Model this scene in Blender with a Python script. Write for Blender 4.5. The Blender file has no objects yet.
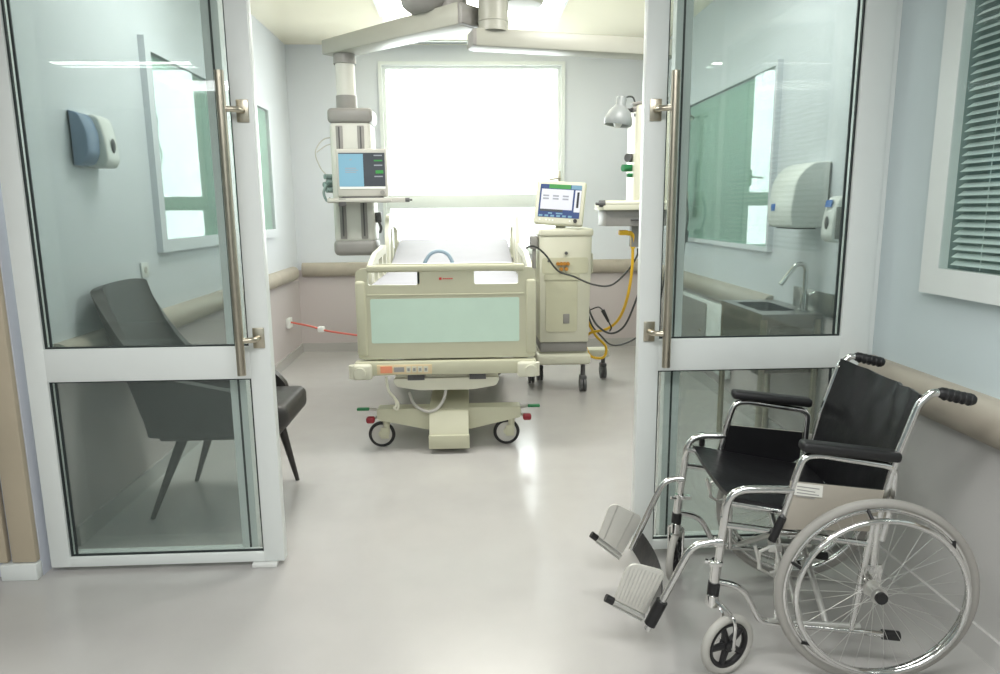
import bpy, bmesh, math, random
from mathutils import Vector, Matrix
from mathutils.geometry import tessellate_polygon
random.seed(4)
S = bpy.context.scene
COL = S.collection
PI = math.pi
MW = {}

# ------------------------------------------------------------------ materials
def lin(c):
    return tuple(((v/255)/12.92 if v/255 <= .04045 else ((v/255+.055)/1.055)**2.4) for v in c) + (1,)

def mat(name, rgb, rough=.5, metal=0, var=.04, scale=8, bump=0, spec=.5, coat=0):
    m = bpy.data.materials.new(name); m.use_nodes = True
    nt = m.node_tree; b = nt.nodes['Principled BSDF']
    c = lin(rgb)
    tc = nt.nodes.new('ShaderNodeTexCoord')
    n = nt.nodes.new('ShaderNodeTexNoise'); n.inputs['Scale'].default_value = scale; n.inputs['Detail'].default_value = 4
    nt.links.new(tc.outputs['Object'], n.inputs['Vector'])
    r = nt.nodes.new('ShaderNodeValToRGB')
    r.color_ramp.elements[0].position = .3; r.color_ramp.elements[1].position = .7
    r.color_ramp.elements[0].color = tuple(max(0, v*(1-var)) for v in c[:3]) + (1,)
    r.color_ramp.elements[1].color = tuple(min(1, v*(1+var)) for v in c[:3]) + (1,)
    nt.links.new(n.outputs['Fac'], r.inputs['Fac']); nt.links.new(r.outputs['Color'], b.inputs['Base Color'])
    b.inputs['Roughness'].default_value = rough; b.inputs['Metallic'].default_value = metal
    b.inputs['Specular IOR Level'].default_value = spec
    b.inputs['Coat Weight'].default_value = coat
    if bump:
        bp = nt.nodes.new('ShaderNodeBump'); bp.inputs['Strength'].default_value = bump; bp.inputs['Distance'].default_value = .01
        nt.links.new(n.outputs['Fac'], bp.inputs['Height']); nt.links.new(bp.outputs['Normal'], b.inputs['Normal'])
    return m

def wall_mat(name, up, low, z):
    m = mat(name, up, .45, scale=1.5, var=.02, spec=.3)
    nt = m.node_tree; b = nt.nodes['Principled BSDF']
    src = b.inputs['Base Color'].links[0].from_socket
    g = nt.nodes.new('ShaderNodeNewGeometry'); sp = nt.nodes.new('ShaderNodeSeparateXYZ')
    gt = nt.nodes.new('ShaderNodeMath'); gt.operation = 'LESS_THAN'; gt.inputs[1].default_value = z
    mx = nt.nodes.new('ShaderNodeMixRGB'); mx.inputs['Color2'].default_value = lin(low)
    nt.links.new(g.outputs['Position'], sp.inputs[0]); nt.links.new(sp.outputs['Z'], gt.inputs[0])
    nt.links.new(gt.outputs[0], mx.inputs['Fac']); nt.links.new(src, mx.inputs['Color1'])
    nt.links.new(mx.outputs['Color'], b.inputs['Base Color'])
    return m

def glass_mat(name, tint, refl=1.0, ior=1.5, haze=0):
    m = bpy.data.materials.new(name); m.use_nodes = True
    nt = m.node_tree; nt.nodes.clear()
    out = nt.nodes.new('ShaderNodeOutputMaterial'); mx = nt.nodes.new('ShaderNodeMixShader')
    t = nt.nodes.new('ShaderNodeBsdfTransparent'); t.inputs['Color'].default_value = lin(tint)
    g = nt.nodes.new('ShaderNodeBsdfGlossy'); g.inputs['Roughness'].default_value = 0.0
    f = nt.nodes.new('ShaderNodeLayerWeight'); f.inputs['Blend'].default_value = .5
    pw = nt.nodes.new('ShaderNodeMath'); pw.operation = 'POWER'; pw.inputs[1].default_value = 5
    f0 = ((ior-1)/(ior+1))**2*refl
    mu = nt.nodes.new('ShaderNodeMath'); mu.operation = 'MULTIPLY_ADD'; mu.inputs[1].default_value = 1-f0; mu.inputs[2].default_value = f0
    nt.links.new(f.outputs['Facing'], pw.inputs[0]); nt.links.new(pw.outputs[0], mu.inputs[0]); nt.links.new(mu.outputs[0], mx.inputs['Fac'])
    nt.links.new(t.outputs[0], mx.inputs[1]); nt.links.new(g.outputs[0], mx.inputs[2])
    last = mx
    if haze:
        d = nt.nodes.new('ShaderNodeBsdfDiffuse'); d.inputs['Color'].default_value = lin((205, 222, 214))
        m2 = nt.nodes.new('ShaderNodeMixShader'); m2.inputs['Fac'].default_value = haze
        nt.links.new(mx.outputs[0], m2.inputs[1]); nt.links.new(d.outputs[0], m2.inputs[2]); last = m2
    nt.links.new(last.outputs[0], out.inputs['Surface'])
    return m

def emit(name, rgb, st=1.0):
    m = mat(name, rgb, .4, var=.01)
    b = m.node_tree.nodes['Principled BSDF']
    if st < 1:
        k = b.inputs['Base Color'].links[0]; m.node_tree.links.remove(k); b.inputs['Base Color'].default_value = tuple(v*.22 for v in lin(rgb)[:3])+(1,)
    b.inputs['Emission Color'].default_value = lin(rgb); b.inputs['Emission Strength'].default_value = st*(1.0 if st < 1 else 1)
    return m

M = dict(
    wall=wall_mat('wall_paint', (216, 220, 225), (196, 188, 187), .85),
    wall_c=wall_mat('corridor_paint', (209, 221, 223), (206, 204, 201), .78),
    jamb=mat('jamb_paint', (206, 210, 220), .45, scale=1.5, var=.02, spec=.3),
    ceil=mat('gloss_ceiling', (250, 243, 220), .12, var=.01, scale=2, spec=.5),
    ceil_c=mat('corridor_ceiling', (232, 232, 228), .6, var=.02),
    floor=mat('vinyl_floor', (181, 179, 176), .20, var=.025, scale=5, spec=.5),
    white=mat('white_frame', (225, 230, 227), .35, var=.01),
    seal=mat('black_gasket', (38, 46, 46), .6),
    rail=mat('bumper_rail', (172, 164, 150), .5, var=.05, scale=12),
    board=mat('beige_board', (184, 172, 150), .5, var=.06, scale=4),
    steel=mat('brushed_steel', (190, 183, 166), .28, 1, var=.06, scale=30),
    sink=mat('sink_steel', (150, 148, 142), .30, 1, var=.06, scale=20),
    chrome=mat('chrome', (222, 222, 220), .10, 1, var=.02),
    alu=mat('cast_aluminium', (205, 205, 200), .35, .8, var=.04),
    plate=mat('footplate_metal', (205, 204, 196), .4, .3, var=.04),
    black=mat('black_plastic', (26, 26, 27), .45),
    vinyl=mat('black_vinyl', (24, 24, 26), .33, var=.15, scale=14, bump=.25),
    tyre=mat('grey_tyre', (158, 156, 150), .6),
    tyre_l=mat('pale_tyre', (176, 175, 168), .6),
    skirt=mat('grey_skirt', (178, 172, 160), .45, .2),
    sticker=mat('white_sticker', (222, 222, 214), .5),
    ink=mat('grey_print', (150, 150, 147), .6),
    leather=mat('grey_leather', (54, 52, 50), .42, var=.12, scale=25, bump=.08),
    legs=mat('dark_leg', (48, 45, 43), .45),
    cream=mat('cream_plastic', (192, 191, 166), .4, var=.02),
    cream_l=mat('pale_cream', (208, 207, 188), .4, var=.02),
    mint=mat('mint_panel', (198, 222, 206), .35, var=.02),
    orange=mat('orange_strip', (232, 148, 112), .5),
    strip=mat('peach_strip', (214, 196, 158), .5),
    red=mat('red_mark', (200, 50, 52), .5),
    darkred=mat('red_pedal', (130, 22, 34), .45),
    green=mat('green_pedal', (24, 110, 62), .45),
    sheet=mat('white_sheet', (160, 160, 167), .8, var=.03, scale=6, bump=.2),
    bluegrey=mat('blue_grey_plastic', (142, 160, 172), .4),
    grey=mat('mid_grey', (140, 138, 134), .45, var=.03),
    lgrey=mat('light_grey', (184, 182, 174), .4, var=.03),
    dgrey=mat('dark_grey', (84, 84, 84), .5),
    booth=mat('boom_arm', (158, 158, 147), .4, var=.02),
    amber=mat('amber_connector', (176, 120, 40), .45),
    yellow=mat('yellow_hose', (226, 180, 40), .45),
    cable=mat('dark_cable', (58, 60, 58), .5),
    redtape=mat('red_tape', (216, 116, 102), .5),
    teal=mat('teal_blind', (186, 226, 208), .5, var=.03),
    blind=mat('pale_blind', (218, 228, 225), .5, var=.03),
    dark_t=mat('dark_teal', (128, 146, 143), .7),
    white_p=mat('white_plastic', (232, 234, 230), .3, var=.01),
    smoke=mat('smoked_blue', (126, 146, 172), .35, var=.03),
    bluelabel=mat('blue_label', (60, 112, 190), .4),
    lampsh=mat('grey_white_shade', (132, 137, 136), .4),
    glass=glass_mat('door_glass', (237, 240.5, 239.5), 1.0, 1.5, .022),
    glass2=glass_mat('side_glass', (237, 240.5, 239.5), .8, 1.5, .02),
    pane=glass_mat('window_pane', (248, 252, 251), .6),
    mirror=glass_mat('interior_pane', (253, 254, 253.5), 1.3, 1.65),
    pend=mat('pendant_grey_white', (204, 204, 196), .4, var=.02),
    lamp=emit('lamp_diffuser', (255, 251, 238), 9),
    lampc=emit('corridor_lamp', (255, 255, 250), 24),
    scr_blue=emit('screen_light_blue', (150, 205, 228), .55), scr_grey=emit('screen_grey', (96, 104, 112), .25),
    scr_green=emit('screen_green', (72, 176, 84), .5), scr_navy=emit('screen_navy', (52, 84, 150), .45),
    scr_white=emit('screen_white', (236, 238, 246), .75), scr_dark=emit('screen_dark', (44, 52, 70), .1),
    scr_cyan=emit('screen_cyan', (140, 190, 220), .5), scr_pale=emit('screen_pale', (190, 194, 204), .5),
)

# ------------------------------------------------------------------ mesh builder
def rpoly(pts, r, n=5):
    """round the corners of a closed 2D polygon; r is a number or a list per corner"""
    out = []; N = len(pts)
    for i in range(N):
        p = Vector(pts[i]); a = Vector(pts[i-1]); b = Vector(pts[(i+1) % N])
        rr = r[i] if isinstance(r, (list, tuple)) else r
        if rr <= 0: out.append(tuple(p)); continue
        rr = min(rr, (a-p).length*.49, (b-p).length*.49)
        s = p+(a-p).normalized()*rr; e = p+(b-p).normalized()*rr
        for k in range(n+1):
            t = k/n
            out.append(tuple(s*(1-t)**2 + p*2*t*(1-t) + e*t*t))
    return out

def smooth(pts, n=6):
    P = [Vector(p) for p in pts]
    if len(P) < 3: return P
    out = []
    for i in range(len(P)-1):
        p0 = P[i-1] if i > 0 else P[0]*2-P[1]
        p1, p2 = P[i], P[i+1]
        p3 = P[i+2] if i+2 < len(P) else P[-1]*2-P[-2]
        for k in range(n):
            t = k/n
            out.append(.5*((2*p1)+(p2-p0)*t+(2*p0-5*p1+4*p2-p3)*t*t+(3*p1-p0-3*p2+p3)*t**3))
    out.append(P[-1]); return out

def fillet(pts, r, n=5):
    P = [Vector(p) for p in pts]; out = [P[0]]
    for i in range(1, len(P)-1):
        p, a, b = P[i], P[i-1], P[i+1]
        rr = min(r, (a-p).length*.48, (b-p).length*.48)
        s = p+(a-p).normalized()*rr; e = p+(b-p).normalized()*rr
        for k in range(n+1):
            t = k/n; out.append(s*(1-t)**2+p*2*t*(1-t)+e*t*t)
    out.append(P[-1]); return out

class MB:
    def __init__(s): s.bm = bmesh.new()
    def _merge(s, b, mtx=None):
        if mtx is not None: b.transform(mtx)
        me = bpy.data.meshes.new('t'); b.to_mesh(me); b.free(); s.bm.from_mesh(me); bpy.data.meshes.remove(me)
        return s
    def box(s, x0, x1, y0, y1, z0, z1, bev=0, seg=2, mtx=None):
        b = bmesh.new(); bmesh.ops.create_cube(b, size=1)
        for v in b.verts:
            v.co = Vector(((x0+x1)/2+v.co.x*(x1-x0), (y0+y1)/2+v.co.y*(y1-y0), (z0+z1)/2+v.co.z*(z1-z0)))
        if bev:
            bmesh.ops.bevel(b, geom=b.edges[:], offset=bev, segments=seg, profile=.5, affect='EDGES')
        return s._merge(b, mtx)
    def prism(s, pts, ext, holes=(), bev=0, mtx=None):
        """pts: 3D loop, ext: vector"""
        b = bmesh.new(); ext = Vector(ext)
        loops = [[Vector(p) for p in L] for L in [pts]+list(holes)]
        flat = [p for L in loops for p in L]
        tris = tessellate_polygon(loops)
        A = [b.verts.new(p) for p in flat]; B = [b.verts.new(p+ext) for p in flat]
        if len(loops) == 1:
            b.faces.new(A); b.faces.new(B[::-1])
        else:
            for t in tris:
                b.faces.new([A[i] for i in t]); b.faces.new([B[i] for i in reversed(t)])
        o = 0
        for L in loops:
            n = len(L)
            for i in range(n):
                j = (i+1) % n
                b.faces.new([A[o+i], B[o+i], B[o+j], A[o+j]])
            o += n
        bmesh.ops.recalc_face_normals(b, faces=b.faces[:])
        if bev:
            ed = [e for e in b.edges if len(e.link_faces) == 2 and e.calc_face_angle(0) > .9]
            bmesh.ops.bevel(b, geom=ed, offset=bev, segments=2, profile=.5, affect='EDGES')
        return s._merge(b, mtx)
    def cyl(s, p0, p1, r, r2=None, n=20, cap=True):
        return s.tube([p0, p1], r, n, cap, r2)
    def tube(s, pts, r, n=12, cap=True, r2=None, radii=None):
        P = [Vector(p) for p in pts]; N = len(P)
        b = s.bm; rings = []; ref = None
        for i in range(N):
            t = (P[min(i+1, N-1)]-P[max(i-1, 0)])
            t = t.normalized() if t.length > 1e-9 else Vector((0, 0, 1))
            if ref is None:
                ref = t.orthogonal().normalized()
            ref = (ref-t*ref.dot(t)); ref = ref.normalized() if ref.length > 1e-6 else t.orthogonal().normalized()
            q = t.cross(ref)
            rr = radii[i] if radii else (r if r2 is None else r+(r2-r)*i/(N-1))
            rings.append([b.verts.new(P[i]+ref*math.cos(2*PI*k/n)*rr+q*math.sin(2*PI*k/n)*rr) for k in range(n)])
        for i in range(N-1):
            for k in range(n):
                b.faces.new([rings[i][k], rings[i][(k+1) % n], rings[i+1][(k+1) % n], rings[i+1][k]])
        if cap:
            b.faces.new(rings[0][::-1]); b.faces.new(rings[-1])
        return s
    def lathe(s, prof, mtx=Matrix(), n=28):
        """prof: (r, z) pairs"""
        b = bmesh.new(); rings = []
        for r, z in prof:
            rings.append([b.verts.new((r*math.cos(2*PI*k/n), r*math.sin(2*PI*k/n), z)) for k in range(n)] if r > 1e-6 else [b.verts.new((0, 0, z))])
        for A, B in zip(rings, rings[1:]):
            if len(A) == 1 and len(B) == 1: continue
            for k in range(n):
                f = [A[k % len(A)], A[(k+1) % len(A)], B[(k+1) % len(B)], B[k % len(B)]]
                u = []
                for v in f:
                    if v not in u: u.append(v)
                b.faces.new(u)
        bmesh.ops.recalc_face_normals(b, faces=b.faces[:])
        return s._merge(b, mtx)
    def torus(s, c, axis, R, r, n=48, m=10):
        c = Vector(c); a = Vector(axis).normalized(); e = a.orthogonal().normalized(); f = a.cross(e)
        b = s.bm; V = []
        for i in range(n):
            th = 2*PI*i/n; d = e*math.cos(th)+f*math.sin(th)
            V.append([b.verts.new(c+d*(R+r*math.cos(2*PI*k/m))+a*r*math.sin(2*PI*k/m)) for k in range(m)])
        for i in range(n):
            for k in range(m):
                b.faces.new([V[i][k], V[(i+1) % n][k], V[(i+1) % n][(k+1) % m], V[i][(k+1) % m]])
        return s
    def grid(s, fn, nu, nv, thick=0):
        b = bmesh.new()
        V = [[b.verts.new(fn(i/nu, j/nv)) for j in range(nv+1)] for i in range(nu+1)]
        for i in range(nu):
            for j in range(nv):
                b.faces.new([V[i][j], V[i+1][j], V[i+1][j+1], V[i][j+1]])
        if thick:
            bmesh.ops.recalc_face_normals(b, faces=b.faces[:])
            bmesh.ops.solidify(b, geom=b.faces[:], thickness=thick)
        return s._merge(b)
    def build(s, name, m, parent=None, world=True, ang=40):
        bm = s.bm
        if parent is not None and world and parent.name in MW:
            bm.transform(MW[parent.name].inverted())
        bmesh.ops.recalc_face_normals(bm, faces=bm.faces[:])
        me = bpy.data.meshes.new(name); bm.to_mesh(me); bm.free()
        me.materials.append(M[m] if isinstance(m, str) else m)
        me.shade_smooth(); me.set_sharp_from_angle(angle=math.radians(ang))
        o = bpy.data.objects.new(name, me); COL.objects.link(o)
        if parent is not None:
            o.parent = parent
            if parent.name in MW: MW[o.name] = MW[parent.name]
        else: MW[o.name] = Matrix()
        return o

def tag(o, label, cat, group=None):
    o['label'] = label; o['category'] = cat
    if group: o['group'] = group
    return o
def thing(name, label, cat, loc=(0, 0, 0), rz=0, group=None):
    o = bpy.data.objects.new(name, None); COL.objects.link(o)
    o.location = loc; o.rotation_euler = (0, 0, rz); o.empty_display_size = .1
    MW[o.name] = Matrix.Translation(loc) @ Matrix.Rotation(rz, 4, 'Z')
    return tag(o, label, cat, group)
def struct(o): o['kind'] = 'structure'; return o
def sroot(name, loc=(0, 0, 0)):
    o = bpy.data.objects.new(name, None); COL.objects.link(o); o.location = loc
    MW[o.name] = Matrix.Translation(loc); o.empty_display_size = .1
    return struct(o)
def B(*a, **k): return MB().box(*a, **k)
def frame_xz(mb, x0, x1, z0, z1, w, y0, y1):
    mb.box(x0, x1, y0, y1, z1-w, z1); mb.box(x0, x1, y0, y1, z0, z0+w)
    mb.box(x0, x0+w, y0, y1, z0+w, z1-w); mb.box(x1-w, x1, y0, y1, z0+w, z1-w); return mb
def frame_yz(mb, y0, y1, z0, z1, w, x0, x1):
    mb.box(x0, x1, y0, y1, z1-w, z1); mb.box(x0, x1, y0, y1, z0, z0+w)
    mb.box(x0, x1, y0, y0+w, z0+w, z1-w); mb.box(x0, x1, y1-w, y1, z0+w, z1-w); return mb

# ------------------------------------------------------------------ room shell
YB, XL, XR, ZC = 7.25, -1.73, 1.95, 3.03
CZ = 2.75            # corridor ceiling
struct(B(-6, 6, -4, 7.45, -.1, 0).build('floor', 'floor'))
struct(B(XL-.1, XR+.1, 2.95, YB+.1, ZC, ZC+.1).build('ceiling', 'ceil'))
struct(B(-6, 6, -4, 2.95, CZ, CZ+.1).build('ceiling_corridor', 'ceil_c'))
WX0, WX1, WZ0, WZ1 = -.84, .995, .99, 2.87
w = MB().box(XL-.15, WX0, YB, YB+.2, 0, ZC+.1).box(WX1, XR+.15, YB, YB+.2, 0, ZC+.1)
w.box(WX0, WX1, YB, YB+.2, WZ1, ZC+.1).box(WX0, WX1, YB, YB+.2, 0, WZ0)
struct(w.build('wall_back', 'wall'))
struct(B(XL-.15, XL, 2.9, YB, 0, ZC+.1).build('wall_left', 'wall'))
struct(B(XR, XR+.15, 2.9, YB, 0, ZC+.1).build('wall_right', 'wall'))
struct(B(XL-.15, XR+.15, 2.78, 2.95, 2.36, ZC+.1).build('wall_header', 'wall'))
struct(MB().box(-6, XL-.005, 2.70, 2.9, 0, CZ).build('wall_front_left', 'jamb'))
struct(MB().box(1.65, 1.80, .85, 2.9, 0, CZ).box(1.65, 2.1, 2.79, 2.9, 0, CZ).build('wall_corridor_right', 'wall_c'))
struct(MB().box(-6, 6, -4.1, -4, 0, CZ).build('wall_corridor_rear', 'wall_c'))
struct(MB().box(-6.1, -6, -4, 2.9, 0, CZ).box(6, 6.1, -4, .85, 0, CZ).box(1.8, 6.1, .85, .95, 0, CZ).build('wall_corridor_end', 'wall_c'))
# coved vinyl base
struct(MB().box(XL, XR, YB-.015, YB, 0, .09).build('baseboard_back', 'floor'))
struct(MB().box(XL, XL+.012, 2.95, YB-.015, 0, .09).build('baseboard_left', 'floor'))
struct(MB().box(XR-.012, XR, 2.95, YB-.015, 0, .09).build('baseboard_right', 'floor'))
struct(MB().box(1.638, 1.65, .85, 2.78, 0, .09).build('baseboard_corridor', 'wall_c'))
# bumper rails
def rail_prof(sx, x, z0, z1):     # profile in (x,z), protruding sx*0.07
    h = (z1-z0)/2; zc = (z0+z1)/2
    return [(x, z0)]+[(x+sx*(.02+.05*math.cos(a)), zc+h*math.sin(a)) for a in [(-PI/2+PI*k/12) for k in range(13)]]+[(x, z1)]
def rail_y(name, sx, x, y0, y1, z0, z1):
    return struct(MB().prism([(a, y0, b) for a, b in rail_prof(sx, x, z0, z1)], (0, y1-y0, 0)).build(name, 'rail'))
rail_y('trim_rail_left', 1, XL, 2.95, 7.0, .775, .905)
rail_y('trim_rail_right', -1, XR, 4.36, 7.1, .745, .885)
rail_y('trim_rail_corridor', -1, 1.65, .85, 2.72, .70, .845)
p = rail_prof(-1, YB, .785, .925)
struct(MB().prism([(XL+.05, a, b) for a, b in p], (1.64-.28+XR*0, 0, 0)).box(0, .001, YB-.001, YB, .8, .801)
       .prism([(-.2, a, b) for a, b in p], (2.05, 0, 0)).build('trim_rail_back', 'rail'))
# beige boards and white base at the corridor's left corner
for i, (x0, x1) in enumerate(((-1.832, -1.738), (-2.3, -1.85))):
    struct(MB().box(x0, x1, 2.672, 2.70, .072, 2.3, .004).build('trim_beige_%d' % (i+1), 'board'))
struct(MB().box(-1.875, -1.735, 2.66, 2.70, 0, .068, .004).build('baseboard_front_left', 'white'))

# ------------------------------------------------------------------ main window
wn = sroot('window_1', (0, YB, WZ0))
f = frame_xz(MB(), WX0, WX1, WZ0, WZ1, .035, YB-.03, YB+.05)
frame_xz(f, WX0+.035, WX1-.035, WZ0+.035, WZ1-.03, .035, YB+.01, YB+.06)
f.box(WX0+.03, WX1-.03, YB-.005, YB+.06, 1.46, 1.595, .006)
f.build('window_frame', 'white', wn)
MB().box(WX0+.06, WX1-.06, YB+.035, YB+.041, 1.59, WZ1-.055).build('upper_pane', 'pane', wn)
MB().box(WX0+.06, WX1-.06, YB+.035, YB+.041, WZ0+.06, 1.465).build('lower_pane', 'pane', wn)
h = MB().box(.925, .955, YB-.05, YB-.02, 1.66, 1.82, .006).cyl((.94, YB-.04, 1.745), (.94, YB-.085, 1.745), .014).tube(smooth([(.94, YB-.085, 1.745), (.90, YB-.095, 1.742), (.83, YB-.09, 1.735)]), .011)
h.build('window_handle', 'steel', wn)

# internal windows of the side walls with blinds behind glass
def side_window(name, sx, x, y0, y1, z0, z1, bm_, fw=.06):
    r = sroot(name, (x, (y0+y1)/2, z0))
    xs = sorted((x, x+sx*.035))
    frame_yz(MB(), y0, y1, z0, z1, fw, xs[0], xs[1]).build('window_frame', 'wall', r)
    xs = sorted((x+sx*.024, x+sx*.028))
    MB().box(xs[0], xs[1], y0+fw, y1-fw, z0+fw, z1-fw).build('window_pane', 'mirror', r)
    b = MB(); n = int((z1-z0-2*fw)/.025)
    for i in range(n):
        z = z0+fw+.0125+i*.025
        b.prism([(x+sx*.003, y0+fw, z-.012), (x+sx*.010, y0+fw, z+.011), (x+sx*.0115, y0+fw, z+.011), (x+sx*.0045, y0+fw, z-.012)], (0, y1-y0-2*fw, 0))
    b.build('closed_blind', bm_, r)
    return r
side_window('window_2', 1, XL, 4.02, 6.45, 1.22, 2.37, 'teal', .07)
side_window('window_3', -1, XR, 4.42, 6.22, 1.16, 2.33, 'teal', .03)
# corridor window with open blind
r = sroot('window_4', (1.65, 1.6, 1.13))
frame_yz(MB(), .95, 2.42, 1.14, 2.5, .09, 1.61, 1.65).build('window_frame', 'white', r)
MB().box(1.612, 1.616, 1.04, 2.33, 1.23, 2.41).build('window_pane', 'pane', r)
MB().box(1.644, 1.649, 1.04, 2.33, 1.23, 2.41).build('dark_backing', 'dark_t', r)
vb = thing('venetian_blind', 'pale horizontal slat blind behind the window above the wheelchair', 'blind', (1.635, 1.6, 1.23))
b = MB()
for i in range(46):
    z = 1.245+i*.0253
    b.prism([(1.621, 1.06, z), (1.641, 1.06, z+.014), (1.641, 1.06, z+.0155), (1.621, 1.06, z+.0015)], (0, 1.225, 0))
b.build('slats', 'blind', vb)
b = MB()
for y in (1.2, 1.7, 2.16): b.tube([(1.631, y, 1.235), (1.631, y, 2.40)], .0015, 6)
b.build('ladder_cord', 'blind', vb)
MB().box(1.619, 1.642, 1.05, 2.30, 2.385, 2.408).build('head_rail', 'white', vb)

# ------------------------------------------------------------------ glass doors
def door(name, xa, xb, inner, sgn):
    """leaf between xa<xb; inner = x of the meeting edge; sgn=+1 if the meeting edge is at xb"""
    d = sroot(name, ((xa+xb)/2, 2.745, 0))
    wi = .083; wo = .078 if sgn > 0 else .118
    la, lb = (wo, wi) if sgn > 0 else (wi, wo)
    ga, gb = xa+la, xb-lb
    f = MB()
    f.box(xa, ga, 2.72, 2.77, .02, 2.345, .004).box(gb, xb, 2.72, 2.77, .02, 2.345, .004)
    for z0, z1 in ((.02, .062), (.795, .925), (2.27, 2.345)): f.box(ga-.002, gb+.002, 2.7205, 2.7695, z0, z1, .003)
    f.build('door_frame', 'white', d)
    for nm, z0, z1 in (('lower_glass', .06, .797), ('upper_glass', .923, 2.272)):
        MB().box(ga-.01, gb+.01, 2.742, 2.748, z0, z1).build(nm, 'glass', d)
        s = frame_xz(MB(), ga, gb, z0+.002, z1-.002, .006, 2.732, 2.742)
        ox = ga if sgn > 0 else gb-.026
        s.box(ox+.017 if sgn > 0 else ox, ox+.025 if sgn > 0 else ox+.008, 2.735, 2.742, z0+.006, z1-.006)
        s.build('gasket', 'seal', d)
    # pull bar
    bx = inner-sgn*.095; px = inner-sgn*.040
    hb = MB().tube([(bx, 2.655, .825), (bx, 2.655, 1.935)], .0165, 18).build('pull_handle', 'steel', d)
    for z in (.958, 1.805):
        MB().box(px-.022, px+.022, 2.712, 2.72, z-.04, z+.04, .002).tube(fillet([(px, 2.712, z), (px-sgn*.004, 2.672, z), (bx, 2.655, z)], .02), .011).build('handle_bracket', 'steel', d)
    return d
door('door_1', -1.714, -.775, -.775, 1)
door('door_2', .678, 1.622, .678, -1)
def sidelight(name, xa, xb, sgn):
    d = sroot(name, ((xa+xb)/2, 2.83, 0))
    e = xb if sgn > 0 else xa
    f = MB()
    f.box(*sorted((e, e-sgn*.026)), 2.805, 2.855, 0, 2.36).box(*sorted((e-sgn*.034, e-sgn*.064)), 2.805, 2.855, 0, 2.36)
    f.box(xa, xb, 2.81, 2.85, 0, .035)
    f.build('side_frame', 'white', d)
    MB().box(*sorted((e-sgn*.026, e-sgn*.034)), 2.802, 2.85, 0, 2.36).build('edge_seal', 'seal', d)
    MB().box(*((xa+.005, e-.066) if sgn > 0 else (e+.066, xb-.005)), 2.827, 2.833, .03, 2.36).build('side_pane', 'glass2', d)
sidelight('window_5', XL+.003, -.905, 1)
sidelight('window_6', .812, XR-.003, -1)
struct(MB().box(XL, XR, 2.775, 2.80, 2.30, 2.37).build('trim_track', 'white'))
struct(MB().box(1.622, 1.649, 2.735, 2.785, 0, 2.36).build('trim_jamb', 'white'))
tag(MB().box(-.905, -.805, 2.705, 2.765, 0, .018, .003).build('floor_guide', 'white_p'), 'small white floor guide under the free corner of the left glass door', 'door guide')

# ------------------------------------------------------------------ lamps in the ceilings
def ceiling_lamp(x, y, sx, sy, z, m, label, group):
    t = thing('ceiling_lamp', label, 'lamp', (x, y, z), 0, group)
    g = MB()
    g.box(x-sx/2-.02, x+sx/2+.02, y-sy/2-.02, y-sy/2, z-.02, z).box(x-sx/2-.02, x+sx/2+.02, y+sy/2, y+sy/2+.02, z-.02, z)
    g.box(x-sx/2-.02, x-sx/2, y-sy/2, y+sy/2, z-.02, z).box(x+sx/2, x+sx/2+.02, y-sy/2, y+sy/2, z-.02, z)
    g.build('lamp_frame', 'white', t)
    MB().box(x-sx/2, x+sx/2, y-sy/2, y+sy/2, z-.014, z-.001).build('diffuser', m, t)
    return t
def area(name, loc, size, power, rot=(0, 0, 0), col=(1, 1, 1)):
    L = bpy.data.lights.new(name, 'AREA'); L.shape = 'RECTANGLE'; L.size, L.size_y = size; L.energy = power; L.color = col
    o = bpy.data.objects.new(name, L); COL.objects.link(o); o.location = loc; o.rotation_euler = rot
    return o
for x, lb in ((-3.0, 'long slim ceiling lamp of the corridor above the hall to the left'), (2.85, 'long slim ceiling lamp of the corridor above the hall to the right'), (0, 'long slim ceiling lamp above the middle of the corridor')):
    ceiling_lamp(x, -1.12, 1.2, .13, CZ, 'lampc', lb, 'slim corridor lamps')
ceiling_lamp(.06, 5.85, 1.45, .62, ZC, 'lamp', 'wide bright ceiling lamp of the bedroom behind the boom hubs', 'bedroom ceiling lamps')
area('window_daylight', ((WX0+WX1)/2, YB+.32, (WZ0+WZ1)/2), (WX1-WX0+.5, WZ1-WZ0+.4), 105, (-PI/2, 0, 0), (1, 1, 1))
area('room_light_a', (-.9, 3.9, ZC-.03), (.6, .6), 40, (0, 0, 0), (1, .98, .94))
area('room_light_b', (1.0, 3.9, ZC-.03), (.6, .6), 40, (0, 0, 0), (1, .98, .94))
area('corridor_light', (0, .6, CZ-.03), (2.4, .5), 62)
area('corridor_light_rear', (-1.5, -2.2, CZ-.03), (3, .6), 65)
wd = bpy.data.worlds.new('sky'); S.world = wd; wd.use_nodes = True
bg = wd.node_tree.nodes['Background']; bg.inputs[0].default_value = (.96, .98, 1, 1); bg.inputs[1].default_value = 3.0

# slot grille on the ceiling by the window
t = thing('ceiling_grille', 'narrow white slot grille with a dark gap on the ceiling by the window', 'vent', (-.34, 7.12, ZC))
MB().box(-.72, .06, 7.06, 7.18, ZC-.012, ZC-.001, .003).build('grille_frame', 'white', t)
MB().box(-.69, .03, 7.10, 7.14, ZC-.014, ZC-.0115).build('slot', 'dgrey', t)

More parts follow.
